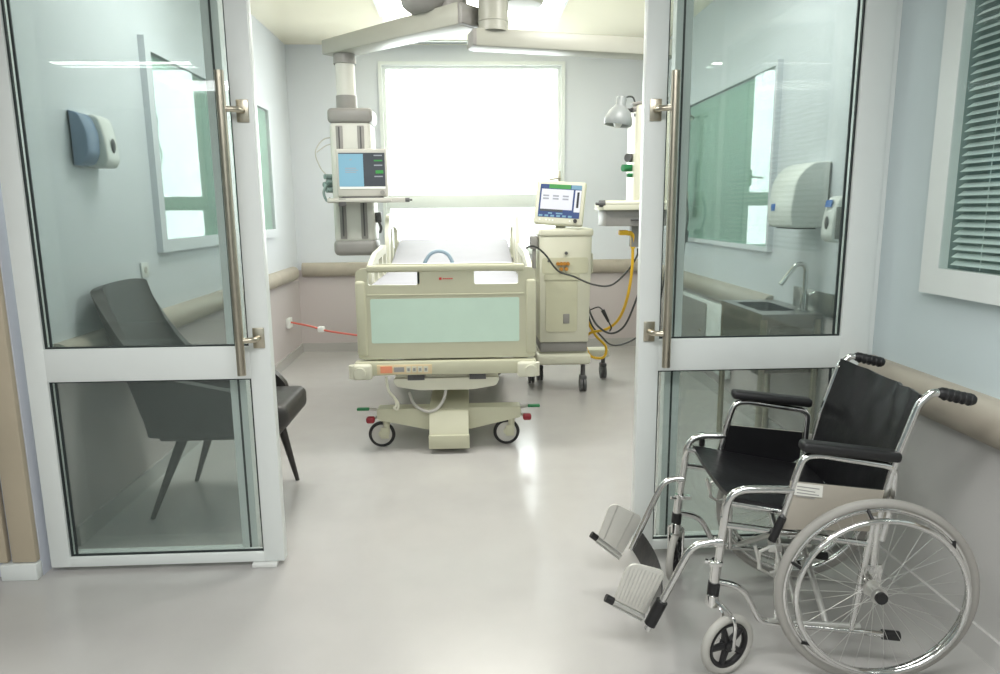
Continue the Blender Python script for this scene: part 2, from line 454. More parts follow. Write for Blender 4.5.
# ------------------------------------------------------------------ wheelchair
yaw = math.radians(7)
CN, CF = -.235, .275
WC = thing('wheelchair', 'folding chrome wheelchair with black seat parked by the right glass door', 'wheelchair', (1.254, 2.168, 0), PI-yaw)
def W(a, c, z): return MW['wheelchair'] @ Vector((a+.055*(c-CN), -c, z))
def WP(L, c): return [W(a, c, z) for a, z in L]
R_ = .0115
for c in (CN, CF):
    fr = MB()
    s = -1 if c < 0 else 1
    fr.tube(fillet(WP([(.25 if c < 0 else .305, .596), (.44, .593), (.456, .43), (.47, .26)], c), .06, 7), R_+.001)
    fr.tube(WP([(.468, .36), (.476, .215)], c), R_+.004)
    fr.tube(fillet(WP([(-.002, .36), (-.004, .50), (-.04, .70), (-.092, .875), (-.125, .906), (-.15, .903)], c), .045, 6), R_)
    fr.tube(fillet(WP([(.478, .288), (.385, .272), (.325, .155), (.276, .150), (-.06, .124)], c), .045, 6), R_-.001)
    fr.tube(WP([(.046, .140), (.006, .52)], c), R_)
    fr.tube(WP([(.27, .15), (.285, .47)], c*.95), R_-.002)
    fr.tube(WP([(.455, .478), (.008, .425)], c), R_-.001)
    fr.tube(WP([(.448, .545), (.0, .475)], c*.93), .010)
    fr.tube([W(.455, c, .50), W(.445, c*.93, .545)], .009)
    fr.tube([W(.0, c, .475), W(.0, c*.9, .475)], .009)
    # axle bracket
    fr.tube([W(.004, c, .30), W(.0, c-.06*(1 if c < 0 else -1), .30)], .009)
    fr.box(-.03, .03, -.006, .006, .27, .36, .003, mtx=MW['wheelchair'] @ Matrix.Translation((0, -c, 0)))
    fr.build('side_frame', 'chrome', WC)
br = MB()
br.tube([W(.20, CN, .16), W(.18, CF*.93, .475)], .010).tube([W(.23, CF, .16), W(.21, CN*.93, .478)], .010)
br.tube([W(.12, CN, .15), W(.10, CF*.93, .47)], .010).tube([W(.09, CF, .15), W(.07, CN*.93, .47)], .010)
br.tube([W(.30, CN, .158), W(.02, CN, .15)], .009)
br.box(.1, .24, -.02, .02, .30, .315, .004, mtx=MW['wheelchair'])
br.build('cross_brace', 'alu', WC)
# seat: sagging sling
def seat_fn(u, v):
    a = -.01+u*.435; c = CN*.95+(CF-CN)*.95*v
    z = .478+.072*u + .012 - .026*math.sin(PI*v)*(1-.2*u) + .004*math.sin(11*u+6*v)*math.sin(PI*v)
    return W(a, c, z)
MB().grid(seat_fn, 16, 16, .012).build('seat', 'vinyl', WC)
def back_fn(u, v):
    z = .47+u*.425; c = CN+(CF-CN)*v
    a = -.002 if z < .5 else -.002-.04*(z-.5)/.2 if z < .7 else -.042-.05*(z-.7)/.175
    a -= .055*math.sin(PI*v)*(.5+.5*u)
    a += (.007*math.sin(24*v-9*u+2)*max(0, u-.35) + .005*math.sin(37*v+13*u)*max(0, u-.5))*math.sin(PI*v)
    z -= .02*math.sin(PI*v)*u
    return W(a-.004, c, z)
MB().grid(back_fn, 30, 40, .012).build('backrest', 'vinyl', WC)
for c in (CN, CF):
    g = MB().tube(WP([(-.14, .905), (-.15, .904), (-.20, .893), (-.236, .884), (-.244, .882)], c), .017, 14, radii=[.012, .017, .0165, .018, .013])
    for k in range(5):
        q = .16+k*.017
        g.torus(W(-q, c, .900-(q-.16)*.22), MW['wheelchair'].to_3x3() @ Vector((1, 0, .22)), .0145, .005, 16, 8)
    g.build('push_handle', 'black', WC)
    # armrest
    da, dz = (0, 0) if c < 0 else (.05, .022)
    arm = MB().tube(fillet(WP([(.288+da, .46), (.24+da, .66+dz), (.225+da, .703+dz), (.18+da, .708+dz), (-.02+da, .678+dz), (-.041+da, .66+dz), (-.036+da, .54), (-.02, .44)], c), .05, 6), R_).build('armrest', 'chrome', WC)
    pad = MB()
    Wm = MW['wheelchair']
    m4 = Matrix.Translation(W(.095+da, c, .722+dz)) @ Matrix.Rotation(PI-yaw, 4, 'Z') @ Matrix.Rotation(math.radians(-6), 4, 'Y')
    pad.box(-.145, .145, -.026, .026, -.015, .017, .012, 3, mtx=m4)
    pad.build('arm_pad', 'black', arm)
    # skirt panel, outside grey, inside black
    da, dz = (0, 0) if c < 0 else (.05, .015)
    sk = [(.262, .625), (-.025, .60), (-.02, .50), (.02, .47), (.275, .47)]
    s = -1 if c < 0 else 1
    MB().prism([W(a+da, c+s*.003, z+dz) for a, z in sk], W(0, s*.004, 0)-W(0, 0, 0)).build('side_panel', 'skirt', WC)
    MB().prism([W(a+da, c-s*.004, z+dz) for a, z in sk], W(0, s*.004, 0)-W(0, 0, 0)).build('panel_lining', 'vinyl', WC)
st = MB().prism([W(a, CN-.010, z) for a, z in [(.252, .622), (.168, .614), (.168, .576), (.252, .584)]], W(0, .002, 0)-W(0, 0, 0)).build('sticker', 'sticker', WC)
ln = MB()
for k in range(4):
    z = .613-k*.010
    ln.prism([W(.244, CN-.0108, z), W(.178+.012*(k % 2), CN-.0108, z-.008), W(.178+.012*(k % 2), CN-.0108, z-.011), W(.244, CN-.0108, z-.003)], W(0, .0006, 0)-W(0, 0, 0))
ln.build('small_print', 'ink', st)
for c, s in ((CN, -1), (CF, 1)):
    cw = c+s*.055
    ax = MW['wheelchair'].to_3x3() @ Vector((0, 1, 0))
    wr = MB().torus(W(.012, cw, .298), ax, .267, .010, 64, 10)
    wr.torus(W(.012, cw, .298), ax, .275, .009, 64, 8)
    whl = wr.build('rear_wheel', 'chrome', WC)
    MB().torus(W(.012, cw, .298), ax, .283, .0145, 72, 12).build('tyre', 'tyre', whl)
    MB().torus(W(.012, cw+s*.036, .298), ax, .245, .0085, 64, 10).build('hand_rim', 'chrome', whl)
    for k in range(6):
        tb = MB()
        th = 2*PI*k/6+.35
        tb.tube([W(.012+.269*math.cos(th), cw+s*.005, .298+.269*math.sin(th)), W(.012+.247*math.cos(th), cw+s*.034, .298+.247*math.sin(th))], .0055, 8)
        tb.build('rim_tab', 'black', whl)
    sp = MB()
    for k in range(36):
        th = 2*PI*k/36; off = .24*(1 if k % 4 < 2 else -1)*PI/1.6; hs = .022*(1 if k % 2 else -1)
        sp.tube([W(.012+.022*math.cos(th+off), cw+hs, .298+.022*math.sin(th+off)), W(.012+.264*math.cos(th), cw, .298+.264*math.sin(th))], .0008, 5)
    sp.build('spokes', 'alu', whl)
    MB().tube([W(.012, cw-.03, .298), W(.012, cw+.03, .298)], .016, 18).tube([W(.012, cw-.024, .298), W(.012, cw-.02, .298)], .026, 18).tube([W(.012, cw+.020, .298), W(.012, cw+.024, .298)], .026, 18).build('hub', 'alu', whl)
    MB().tube([W(.012, cw+s*.030, .298), W(.012, cw+s*.040, .298)], .018, 20).build('hub_cap', 'black', whl)
    # caster
    ca = (.436, c-.045, .1) if c < 0 else (.47, c+.01, .1)
    sw = math.radians(28) if c < 0 else math.radians(66)
    P0 = W(*ca); dirn = (MW['wheelchair'] @ Matrix.Rotation(sw, 4, 'Z')).to_3x3()
    axl = dirn @ Vector((0, 1, 0)); fw = dirn @ Vector((1, 0, 0)); up = Vector((0, 0, 1))
    stem = W(.474, c, .222)
    cb = MB()
    top = stem+Vector((0, 0, -.005))
    for q in (-.027, .027):
        cb.tube(smooth([top+axl*q*.5+up*.012, P0*.5+Vector((top.x, top.y, P0.z))*.5+axl*q+up*.116, P0+axl*q+up*.085, P0+axl*q], 7), .006, 8)
    cb.tube([top+up*.025, top-up*.012], .019, 16).tube([P0-axl*.03, P0+axl*.03], .007, 10)
    cs = cb.build('caster', 'chrome', WC)
    MB().torus(P0, axl, .086, .0135, 40, 10).build('caster_tyre', 'tyre_l', cs)
    rm = MB().torus(P0, axl, .070, .010, 36, 8).tube([P0-axl*.016, P0+axl*.016], .017, 18)
    for k in range(5):
        th = 2*PI*k/5; e1 = fw*math.cos(th)+up*math.sin(th)
        rm.tube([P0+e1*.012, P0+e1*.066], .012, 8, r2=.009)
    rm.build('caster_rim', 'black', cs)
    MB().tube([W(.471, c, .285), W(.474, c, .245)], .019, 14).build('stem_collar', 'black', WC)
    # leg rest
    lg = MB().tube(fillet(WP([(.462, .425), (.545, .41), (.60, .285), (.675, .115)] if c < 0 else [(.455, .425), (.525, .412), (.572, .30), (.642, .125)], c+(-.004 if c < 0 else .004)), .06, 7), R_).tube([W(.455, c, .42), W(.475, c, .42)], .017)
    lg.tube([W(.455, c, .34), W(.50, c-s*.012, .35)], .007, 8).box(.452, .492, -c-.006, -c+.02, .345, .36, .003, mtx=MW['wheelchair'])
    lg = lg.build('leg_rest', 'chrome', WC)
    if c < 0: MB().tube(WP([(.632, .215), (.668, .133)], c-.004), .019, 14).build('heel_sleeve', 'black', lg)
    ip = c-s*.022
    pts = [(.778, .202), (.678, .153), (.617, .305), (.736, .335)] if c < 0 else [(.776, .190), (.680, .120), (.606, .273), (.729, .335)]
    pp = rpoly(pts, [.012, .012, .025, .04])
    fp = MB().prism([W(a, ip-s*.004, z) for a, z in pp], W(0, s*.010, 0)-W(0, 0, 0), bev=.002).build('footplate', 'plate', WC)
    rb = MB()
    A, B_, Cc, D = [Vector(q) for q in pts]
    if c < 0:
        for k in range(1, 10):
            q0 = A.lerp(B_, k/10).lerp(D.lerp(Cc, k/10), .06); q1 = A.lerp(B_, k/10).lerp(D.lerp(Cc, k/10), .92)
            rb.tube([W(q0.x, ip+s*.006, q0.y), W(q1.x, ip+s*.006, q1.y)], .0016, 6)
    else:
        for k in (.22, .72):
            q0 = A.lerp(B_, k); q1 = D.lerp(Cc, k)
            rb.tube([W(q0.x, ip-s*.006, q0.y), W(q1.x, ip-s*.006, q1.y)], .0022, 6)
    q0, q1 = A.lerp(D, -.07), B_.lerp(Cc, -.07)
    rb.tube([W(q0.x, ip, q0.y), W(q1.x, ip, q1.y)], .009, 12)
    q2, q3 = A.lerp(D, -.16), B_.lerp(Cc, -.16)
    rb.tube([W(q2.x, ip, q2.y), W(q3.x, ip, q3.y)], .004, 8)
    rb.build('hinge_bar', 'alu', fp)
    dd = (q0-q1).normalized()*.028
    MB().tube([W(q0.x, ip, q0.y), W(q0.x+dd.x, ip, q0.y+dd.y)], .013, 14).build('end_cap', 'black', fp)
    # brake
    bk = MB()
    co = c+s*.018
    bk.box(.278, .318, -co-.004, -co+.004, .40, .425, .002, mtx=MW['wheelchair'])
    for L in ([(.30, .425), (.345, .40), (.345, .345), (.30, .32), (.285, .36), (.30, .425)], [(.36, .42), (.34, .345)], [(.31, .33), (.25, .345)]):
        bk.tube(WP(L, co), .0055, 8)
    bko = bk.build('brake', 'alu', WC)
    if c < 0: MB().tube(WP([(.283, .515), (.311, .437)], co), .0125, 12).build('brake_grip', 'black', bko)
    else: MB().tube(WP([(.385, .602), (.385, .55)], co), .011, 12).tube(WP([(.385, .55), (.33, .41)], co), .006, 8).build('brake_grip', 'black', bko)
    MB().tube(WP([(-.05, .1245), (-.10, .121)], c), .0155, 14).build('tipping_cap', 'black', WC)
# heel strap between the leg rests
def strap_fn(u, v):
    c = CN+.01+(CF-CN-.02)*u
    return W(.665-.03*u-.03*math.sin(PI*u)-.035*v, c, .125+.075*v)
MB().grid(strap_fn, 16, 4, .004).build('heel_strap', 'vinyl', WC)

# ------------------------------------------------------------------ tub armchair behind the left door
AC = thing('armchair', 'dark grey leather tub armchair behind the left glass door', 'armchair', (-1.22, 3.45, 0))
YN, YF = 3.14, 3.69
def shell_fn(inner):
    def fn(u, v):
        # u: along U from near front arm tip round the back to the far front tip; v: height
        t = u*2-1
        s = abs(t); sg = -1 if t < 0 else 1
        hw = (YF-YN)/2; yc = (YN+YF)/2
        L1 = .62                       # portion of half-length that is the arm
        def top_at(k):
            P = [(0, 1.09), (.05, .98), (.11, .85), (.2, .76), (.4, .69), (.75, .645), (.93, .62), (1, .55)]
            for (a0, b0), (a1, b1) in zip(P, P[1:]):
                if k <= a1: return b0+(b1-b0)*(k-a0)/(a1-a0)
            return .55
        if s > 1-L1:
            k = (s-(1-L1))/L1          # 0 at the back corner .. 1 at arm tip
            x = -1.49+.535*k; cr = 1-max(0, 1-k/.15)**2*.06; y = yc+sg*hw*cr
            top = top_at(k)
        else:
            k = s/(1-L1)
            y = yc+sg*hw*.94*k; x = -1.52+.03*k**4; top = 1.11-.02*k**3
        bot = .415
        z = bot+(top-bot)*v
        x -= max(0, z-.48)*.29
        if v < .15: y = yc+(y-yc)*(.92+.08*math.sqrt(v/.15))
        return Vector((x, y, z))
    return fn
b = MB().grid(shell_fn(False), 60, 16, .05)
AS = b.build('shell', 'leather', AC, ang=70)

c_ = MB().box(-1.47, -.855, YN+.055, YF-.055, .415, .535, .04, 4)
for v in c_.bm.verts:
    if v.co.x > -.9: v.co.z += .01
c_.build('seat_cushion', 'leather', AC, ang=70)
MB().box(-1.44, -.90, YN+.03, YF-.03, .395, .43, .012).build('seat_base', 'leather', AC)
for (fx, fy, tx, ty) in ((-1.525, 3.215, -1.36, 3.27), (-1.0, 3.19, -1.05, 3.25), (-1.495, 3.69, -1.34, 3.63), (-.945, 3.665, -1.02, 3.62)):
    MB().tube([(fx, fy, 0), (tx, ty, .405)], .011, 14, r2=.026).build('leg', 'legs', AC)
# ------------------------------------------------------------------ hospital bed
BED = thing('hospital_bed', 'cream hospital bed with mint footboard panel in the middle of the room', 'bed', (-.115, 5.2, 0))
XO = -.128
out = rpoly([(-.525, .572), (-.525, 1.105), (-.45, 1.112), (-.40, 1.135), (.40, 1.135), (.45, 1.112), (.525, 1.105), (.525, .572)], [.02, .10, .05, .05, .05, .05, .10, .02], 6)
hl = [rpoly(q, .012, 3) for q in ([(-.455, 1.012), (-.455, 1.085), (-.165, 1.092), (-.165, 1.012)], [(.165, 1.012), (.165, 1.092), (.425, 1.085), (.425, 1.012)])]
fb = MB().prism([(XO+x, 4.10, z) for x, z in out], (0, .035, 0), holes=[[(XO+x, 4.10, z) for x, z in L] for L in hl]).build('footboard', 'cream', BED)
MB().prism([(XO+x, 4.098, z) for x, z in rpoly([(-.445, .668), (-.445, .932), (.43, .932), (.43, .668)], .012)], (0, .003, 0)).build('mint_panel', 'mint', fb)
r_ = MB().box(XO-.530, XO-.468, 4.088, 4.13, .59, 1.04, .018, 3).box(XO+.468, XO+.530, 4.088, 4.13, .59, 1.04, .018, 3).box(XO-.46, XO+.46, 4.09, 4.12, 1.088, 1.13, .012, 3)
r_.box(XO-.46, XO+.46, 4.096, 4.11, .950, .958, .003)
r_.build('raised_edge', 'cream', fb)
lg = MB().box(XO-.04, XO-.025, 4.097, 4.10, 1.04, 1.054)
for k in range(5): lg.box(XO-.018+k*.012, XO-.009+k*.012, 4.097, 4.10, 1.043, 1.050)
lg.build('red_logo', 'red', fb)
MB().box(XO-.168, XO-.150, 4.10, 4.14, 1.015, 1.09, .004).build('blue_edge', 'bluegrey', fb)
fm = MB().box(XO-.55, XO+.53, 4.075, 4.15, .475, .560, .012).box(XO-.50, XO-.42, 4.12, 6.3, .47, .56, .008).box(XO+.42, XO+.50, 4.12, 6.3, .47, .56, .008).box(XO-.5, XO+.5, 6.24, 6.3, .46, .56, .008)
fm.box(XO-.47, XO+.47, 4.2, 6.25, .56, .60, .008)
fm.build('bed_frame', 'cream', BED)
for sx in (-1, 1):
    MB().box(*sorted((XO+sx*.445-(.03 if sx > 0 else 0), XO+sx*.56-(.03 if sx > 0 else 0))), 4.05, 4.14, .455, .55, .018, 3).tube([(XO+sx*.515-(.02 if sx > 0 else 0), 4.05, .50), (XO+sx*.515-(.02 if sx > 0 else 0), 4.03, .50)], .034, 20).tube([(XO+sx*.555-(.035 if sx > 0 else 0), 4.09, .46), (XO+sx*.555-(.035 if sx > 0 else 0), 4.09, .54)], .03, 20).build('corner_bumper', 'cream_l', BED)
cs = MB().box(-.546, -.221, 4.068, 4.076, .485, .543, .003).build('control_strip', 'strip', BED)
MB().box(-.525, -.455, 4.065, 4.07, .494, .535).build('orange_label', 'orange', cs)
MB().box(-.445, -.385, 4.065, 4.07, .500, .528).build('grey_label', 'ink', cs)
for k in range(4):
    MB().box(-.372+k*.034, -.346+k*.034, 4.065, 4.07, .496, .532).build('key', 'cream_l', cs)
    MB().box(-.366+k*.034, -.352+k*.034, 4.063, 4.067, .505, .522).build('key_mark', 'ink', cs)
bt = rpoly([(-.46, .445), (-.44, .395), (-.30, .372), (.02, .372), (.165, .395), (.185, .445)], .02)
MB().prism([(x, 4.12, z) for x, z in bt], (0, .6, 0)).build('under_tray', 'cream_l', BED)
for x in (-.37, .0): MB().box(x, x+.10, 4.117, 4.5, .435, .47).build('dark_slot', 'dgrey', BED)
ch = MB()
bs = rpoly([(-.566, .252), (-.566, .185), (-.26, .118), (.005, .118), (.312, .185), (.312, .252)], .012)
ch.prism([(x, 4.14, z) for x, z in bs], (0, .10, 0))
ch.prism([(x, 5.95, z) for x, z in bs], (0, .10, 0)).box(-.25, -.005, 4.13, 6.05, .15, .255, .01)
ch.build('chassis', 'cream', BED)
MB().prism([(-.245, y, z) for y, z in rpoly([(4.06, .05), (4.03, .10), (4.06, .17), (4.10, .25), (4.35, .25), (4.35, .05)], .015)], (.235, 0, 0)).box(-.25, -.005, 4.022, 4.06, .03, .115, .006).build('front_box', 'cream', BED)
for y in (4.75, 5.75):
    MB().box(-.22, -.03, y-.08, y+.08, .24, .34, .01).box(-.20, -.05, y-.06, y+.06, .32, .42, .006).box(-.18, -.07, y-.045, y+.045, .40, .57).build('lift_column', 'lgrey', BED)
for x in (-.545, .225):
    for y in (4.18, 6.0):
        c = MB().tube([(x+.03, y, .20), (x+.03, y, .085)], .022, 16).box(x-.005, x+.05, y-.03, y+.03, .17, .21, .008)
        c.tube([(x, y-.02, .088), (x, y+.02, .088)], .02, 14).box(x-.005, x+.045, y-.026, y-.018, .06, .13, .003)
        c = c.build('caster', 'cream', BED)
        MB().torus((x, y, .083), (0, 1, 0), .071, .011, 36, 10).build('caster_tyre', 'black', c)
        MB().tube([(x, y-.010, .083), (x, y+.010, .083)], .062, 30).build('wheel_disc', 'lgrey', c)
for sx, x in ((-1, -.566), (1, .312)):
    MB().tube([(x, 4.16, .245), (x+sx*.05, 4.12, .262)], .009).tube([(x, 4.16, .20), (x+sx*.03, 4.12, .195)], .009).build('pedal_bar', 'alu', BED)
    MB().box(*sorted((x+sx*.04, x+sx*.115)), 4.10, 4.13, .255, .272, .006).build('green_pedal', 'green', BED)
    MB().box(*sorted((x+sx*.01, x+sx*.062)), 4.09, 4.14, .175, .215, .014, 3).build('red_pedal', 'darkred', BED)
MB().tube(smooth([(-.50, 4.12, .46), (-.485, 4.1, .38), (-.45, 4.1, .33), (-.44, 4.09, .29), (-.455, 4.09, .275), (-.435, 4.09, .265), (-.43, 4.09, .30), (-.45, 4.1, .33)]), .008).build('looped_strap', 'cream_l', BED)
MB().tube(smooth([(-.37, 4.2, .335), (-.335, 4.13, .28), (-.26, 4.10, .245), (-.20, 4.10, .26), (-.155, 4.12, .32), (-.14, 4.15, .40)]), .010).tube([(-.14, 4.17, .40), (-.14, 4.2, .42)], .018).build('hanging_cable', 'lgrey', BED)
# side rails
def side_rail(x, pts, slots, label=None):
    pl = rpoly(pts, .05, 5)
    o = MB().prism([(x-.015, y, z) for y, z in pl], (.03, 0, 0), holes=[[(x-.015, y, z) for y, z in rpoly(q, .02, 3)] for q in slots], bev=0)
    return o.build('side_rail', 'cream_l', BED)
for x in (-.605, .385):
    side_rail(x, [(4.35, .72), (4.33, 1.10), (4.62, 1.17), (5.18, 1.20), (5.22, .72)], [[(4.45, .98), (4.46, 1.07), (4.64, 1.11), (4.64, .98)], [(4.70, .98), (4.70, 1.12), (4.90, 1.13), (4.90, .98)], [(4.96, .98), (4.96, 1.13), (5.12, 1.14), (5.12, .98)]])
    side_rail(x, [(5.32, .78), (5.36, 1.20), (5.45, 1.40), (5.62, 1.42), (6.15, 1.36), (6.2, .85)], [[(5.46, 1.02), (5.50, 1.28), (5.62, 1.32), (5.62, 1.02)], [(5.72, 1.05), (5.72, 1.32), (6.04, 1.28), (6.04, 1.05)]])
    for y, zz in ((4.7, .80), (5.8, .90)): MB().box(x-.012, x+.012, y, y+.06, .56, zz, .004).box(*sorted((x, XO+(.45 if x > 0 else -.45))), y, y+.06, .56, .59).build('rail_bracket', 'cream', BED)
out = rpoly([(-.47, .60), (-.47, 1.12), (.47, 1.12), (.47, .60)], [.02, .10, .10, .02], 6)
MB().prism([(XO+x, 6.30, z) for x, z in out], (0, .035, 0)).build('headboard', 'cream', BED)
MB().box(XO-.46, XO+.46, 4.2, 5.3, .60, .86, .01).prism([(XO-.46, y, z) for y, z in [(5.3, .6), (5.3, .86), (6.23, 1.03), (6.23, .6)]], (.92, 0, 0)).build('mattress_deck', 'lgrey', BED)
# mattress
def mat_top(y): return 1.005 if y < 5.2 else 1.005+.185*min(1, (y-5.2)/.95)
b = MB(); pts = []
ys = [4.19, 4.4, 4.7, 5.0, 5.2, 5.35, 5.6, 5.9, 6.15, 6.24]
prof = [(y, mat_top(y)) for y in ys]+[(y, mat_top(y)-.14) for y in reversed(ys)]
b.prism([(XO-.46, y, z) for y, z in rpoly(prof, .03, 3)], (.94, 0, 0), bev=.02)
tag(b.build('mattress', 'sheet'), 'white mattress with raised head lying on the hospital bed', 'mattress')
b = MB().tube(smooth([(-.315, 5.2, 1.03), (-.31, 5.2, 1.07), (-.27, 5.2, 1.125), (-.21, 5.2, 1.145), (-.15, 5.2, 1.125), (-.115, 5.2, 1.07), (-.11, 5.2, 1.03)]), .014, 12)
hg = tag(b.build('bed_grip', 'bluegrey'), 'blue-grey arched grip standing on the white mattress', 'grip')
MB().box(-.36, -.06, 5.15, 5.26, 1.018, 1.04, .012).build('grip_base', 'bluegrey', hg)

# ------------------------------------------------------------------ ventilator on a trolley
VX, VY = .745, 5.55
VT = thing('ventilator', 'cream ventilator on a wheeled trolley with a tilted screen right of the bed', 'ventilator', (VX, VY, 0))
out = rpoly([(.555, .415), (.550, 1.24), (.575, 1.285), (.93, 1.285), (.955, 1.24), (.937, .415)], [.01, .04, .03, .03, .04, .01])
MB().prism([(x, 5.36, z) for x, z in out], (0, .38, 0), bev=.008).build('body', 'cream_l', VT)
MB().box(.545, .965, 5.345, 5.76, 1.235, 1.295, .02, 3).build('top_lid', 'cream_l', VT)
MB().prism([(x, 5.352, z) for x, z in rpoly([(.60, .50), (.60, .93), (.845, .93), (.845, .50)], .03)], (0, .012, 0)).prism([(x, 5.346, z) for x, z in rpoly([(.585, .905), (.585, .95), (.86, .95), (.86, .905)], .012)], (0, .02, 0)).build('front_door', 'cream', VT)
MB().box(.735, .785, 5.346, 5.353, .565, .64, .003).build('vent_label', 'grey', VT)
MB().prism([(x, 5.354, z) for x, z in rpoly([(.57, .955), (.57, 1.075), (.925, 1.075), (.925, .955)], .02)], (0, .01, 0)).build('port_panel', 'cream', VT)
for k in range(4): MB().tube([(.69+k*.026, 5.36, 1.03), (.69+k*.026, 5.325, 1.03)], .0135, 14).build('connector', 'amber', VT)
for x in (.716, .755): MB().tube([(x, 5.36, .99), (x, 5.32, .99)], .014, 12).build('connector', 'amber', VT)
MB().tube([(.755, 5.36, 1.11), (.755, 5.34, 1.11)], .012, 12).build('knob', 'dgrey', VT)
MB().tube([(.62, 5.36, 1.05), (.62, 5.345, 1.05)], .009, 10).build('knob', 'dgrey', VT)
MB().box(.56, .93, 5.375, 5.74, .335, .415, .008).build('grey_skirt', 'grey', VT)
MB().box(.53, .955, 5.34, 5.80, .235, .32, .02, 3).box(.55, .94, 5.40, 5.74, .31, .345).box(.50, .58, 5.6, 5.82, .21, .27, .02).box(.88, 1.19, 5.76, 5.90, .20, .27, .02).build('trolley_base', 'cream_l', VT)
for x, y in ((.52, 5.72), (.905, 5.41), (1.15, 5.84), (.60, 5.80)):
    c = MB().tube([(x, y, .22), (x, y, .13)], .018, 12).box(x-.028, x+.028, y-.035, y+.035, .10, .14, .012).build('caster', 'dgrey', VT)
    MB().tube([(x-.024, y, .062), (x-.004, y, .062)], .058, 24).tube([(x+.004, y, .062), (x+.024, y, .062)], .058, 24).build('caster_wheel', 'dgrey', c)
MB().box(.485, .545, 5.40, 5.5, 1.14, 1.24, .008).build('side_clip', 'grey', VT)
MB().box(.505, .53, 5.42, 5.47, .99, 1.14, .004).build('clip_bar', 'grey', VT)
MB().tube(fillet([(.93, 5.45, .95), (.965, 5.42, .95), (.965, 5.42, 1.10), (.93, 5.45, 1.10)], .02), .010).build('side_handle', 'cream_l', VT)
MB().tube([(.735, 5.55, 1.29), (.735, 5.55, 1.34)], .04, 20).box(.66, .82, 5.48, 5.6, 1.315, 1.335, .006).build('screen_mount', 'lgrey', VT)
sm = Matrix.Translation((.715, 5.42, 1.482)) @ Matrix.Rotation(math.radians(-14), 4, 'Z') @ Matrix.Rotation(math.radians(-14), 4, 'X') @ Matrix.Rotation(math.radians(4), 4, 'Y')
def SB(x0, x1, z0, z1, d=0, t=.003): return MB().box(x0, x1, -.031-d-t, -.031-d, z0, z1, mtx=sm)
mo = MB().box(-.188, .188, -.03, .03, -.168, .168, .016, 3, mtx=sm).box(-.11, .11, .025, .05, -.11, .11, .01, mtx=sm).build('monitor', 'cream_l', VT)
SB(-.158, .158, -.115, .138).build('screen', 'scr_navy', mo)
SB(-.09, .075, .106, .138, .003).build('green_bar', 'scr_green', mo)
SB(.08, .158, .106, .138, .003).build('cyan_bar', 'scr_cyan', mo)
SB(-.145, .098, -.055, .10, .003).build('white_panel', 'scr_white', mo)
SB(.112, .158, -.068, .10, .003).build('side_panel', 'scr_white', mo)
SB(.128, .145, -.035, .085, .006, .001).build('dark_scale', 'scr_dark', mo)
for k in range(3):
    for q in range(2): MB().box(-.13+k*.075, -.085+k*.075, -.0385, -.037, .02+q*.022, .032+q*.022, mtx=sm).build('reading', 'scr_pale', mo)
SB(-.145, .03, -.072, -.055, .003).build('grey_bar', 'scr_grey', mo)
t_ = MB()
for k in range(6): t_.box(-.15+k*.045, -.122+k*.045, -.0365, -.034, -.112, -.098, mtx=sm)
t_.box(-.08, -.05, -.0365, -.034, -.09, -.08, mtx=sm).box(-.02, .03, -.0365, -.034, -.09, -.08, mtx=sm)
t_.build('soft_keys', 'scr_cyan', mo)
t_ = MB()
for k in (-.14, -.09, -.065, -.04, .09): t_.box(k-.006, k+.006, -.034, -.03, -.142, -.132, mtx=sm)
t_.build('buttons', 'white_p', mo)
MB().tube([sm @ Vector((.132, -.03, -.135)), sm @ Vector((.132, -.046, -.135))], .014, 16).build('dial', 'black', mo)

# ------------------------------------------------------------------ ceiling booms
LB = thing('service_pendant', 'grey ceiling boom with a service column hanging left of the window', 'ceiling pendant', (-.17, 4.85, ZC))
MB().lathe([(0, .0), (.19, .0), (.19, -.22), (.17, -.29), (.11, -.335), (0, -.34)], Matrix.Translation((-.23, 4.95, ZC+.02))).build('hub_cover', 'grey', LB)
MB().tube([(-.06, 4.88, ZC), (-.06, 4.88, 2.70)], .085, 24).build('shaft', 'grey', LB)
ux = Vector((-.97, .86, 0)).normalized(); Lr = 1.38
m4 = Matrix.Translation((.03, 4.78, 2.67)) @ Matrix.Rotation(math.atan2(ux.y, ux.x), 4, 'Z')
MB().prism([(0, -.10, -.075), (Lr, -.10, -.07), (Lr, -.10, .035), (0, -.10, .06)], (0, .20, 0), bev=.01, mtx=m4).build('arm', 'booth', LB)
MB().box(-.03, .012, -.095, .095, -.07, .055, .01, mtx=m4).build('arm_end', 'grey', LB)
hx, hy = -.90, 5.62
MB().tube([(hx, hy, 2.60), (hx, hy, 2.53)], .085, 24).build('upper_ring', 'grey', LB)
MB().tube([(hx, hy, 2.54), (hx, hy, 2.28)], .072, 24).build('tube', 'pend', LB)
MB().tube([(hx, hy, 2.30), (hx, hy, 2.18)], .078, 24).build('lower_ring', 'grey', LB)
hb = -.865
MB().box(hb-.165, hb+.17, 5.48, 5.78, 2.09, 2.20, .03, 3).build('top_cap', 'grey', LB)
MB().box(hb-.155, hb+.155, 5.49, 5.77, 1.20, 2.10, .035, 3).build('column', 'pend', LB)
for x in (hb-.08, hb+.08):
    q = MB().box(x-.025, x+.025, 5.481, 5.50, 1.23, 2.07, .004).build('groove', 'grey', LB)
    MB().tube([(x, 5.478, 1.25), (x, 5.478, 2.06)], .005).build('groove_line', 'dgrey', q)
MB().box(hb-.165, hb+.165, 5.48, 5.78, 1.10, 1.225, .04, 3).build('bottom_cap', 'grey', LB)
MB().box(-1.02, -.45, 5.28, 5.32, 1.50, 1.535, .006).box(-1.0, -.55, 5.26, 5.50, 1.505, 1.525, .004).build('shelf', 'lgrey', LB)
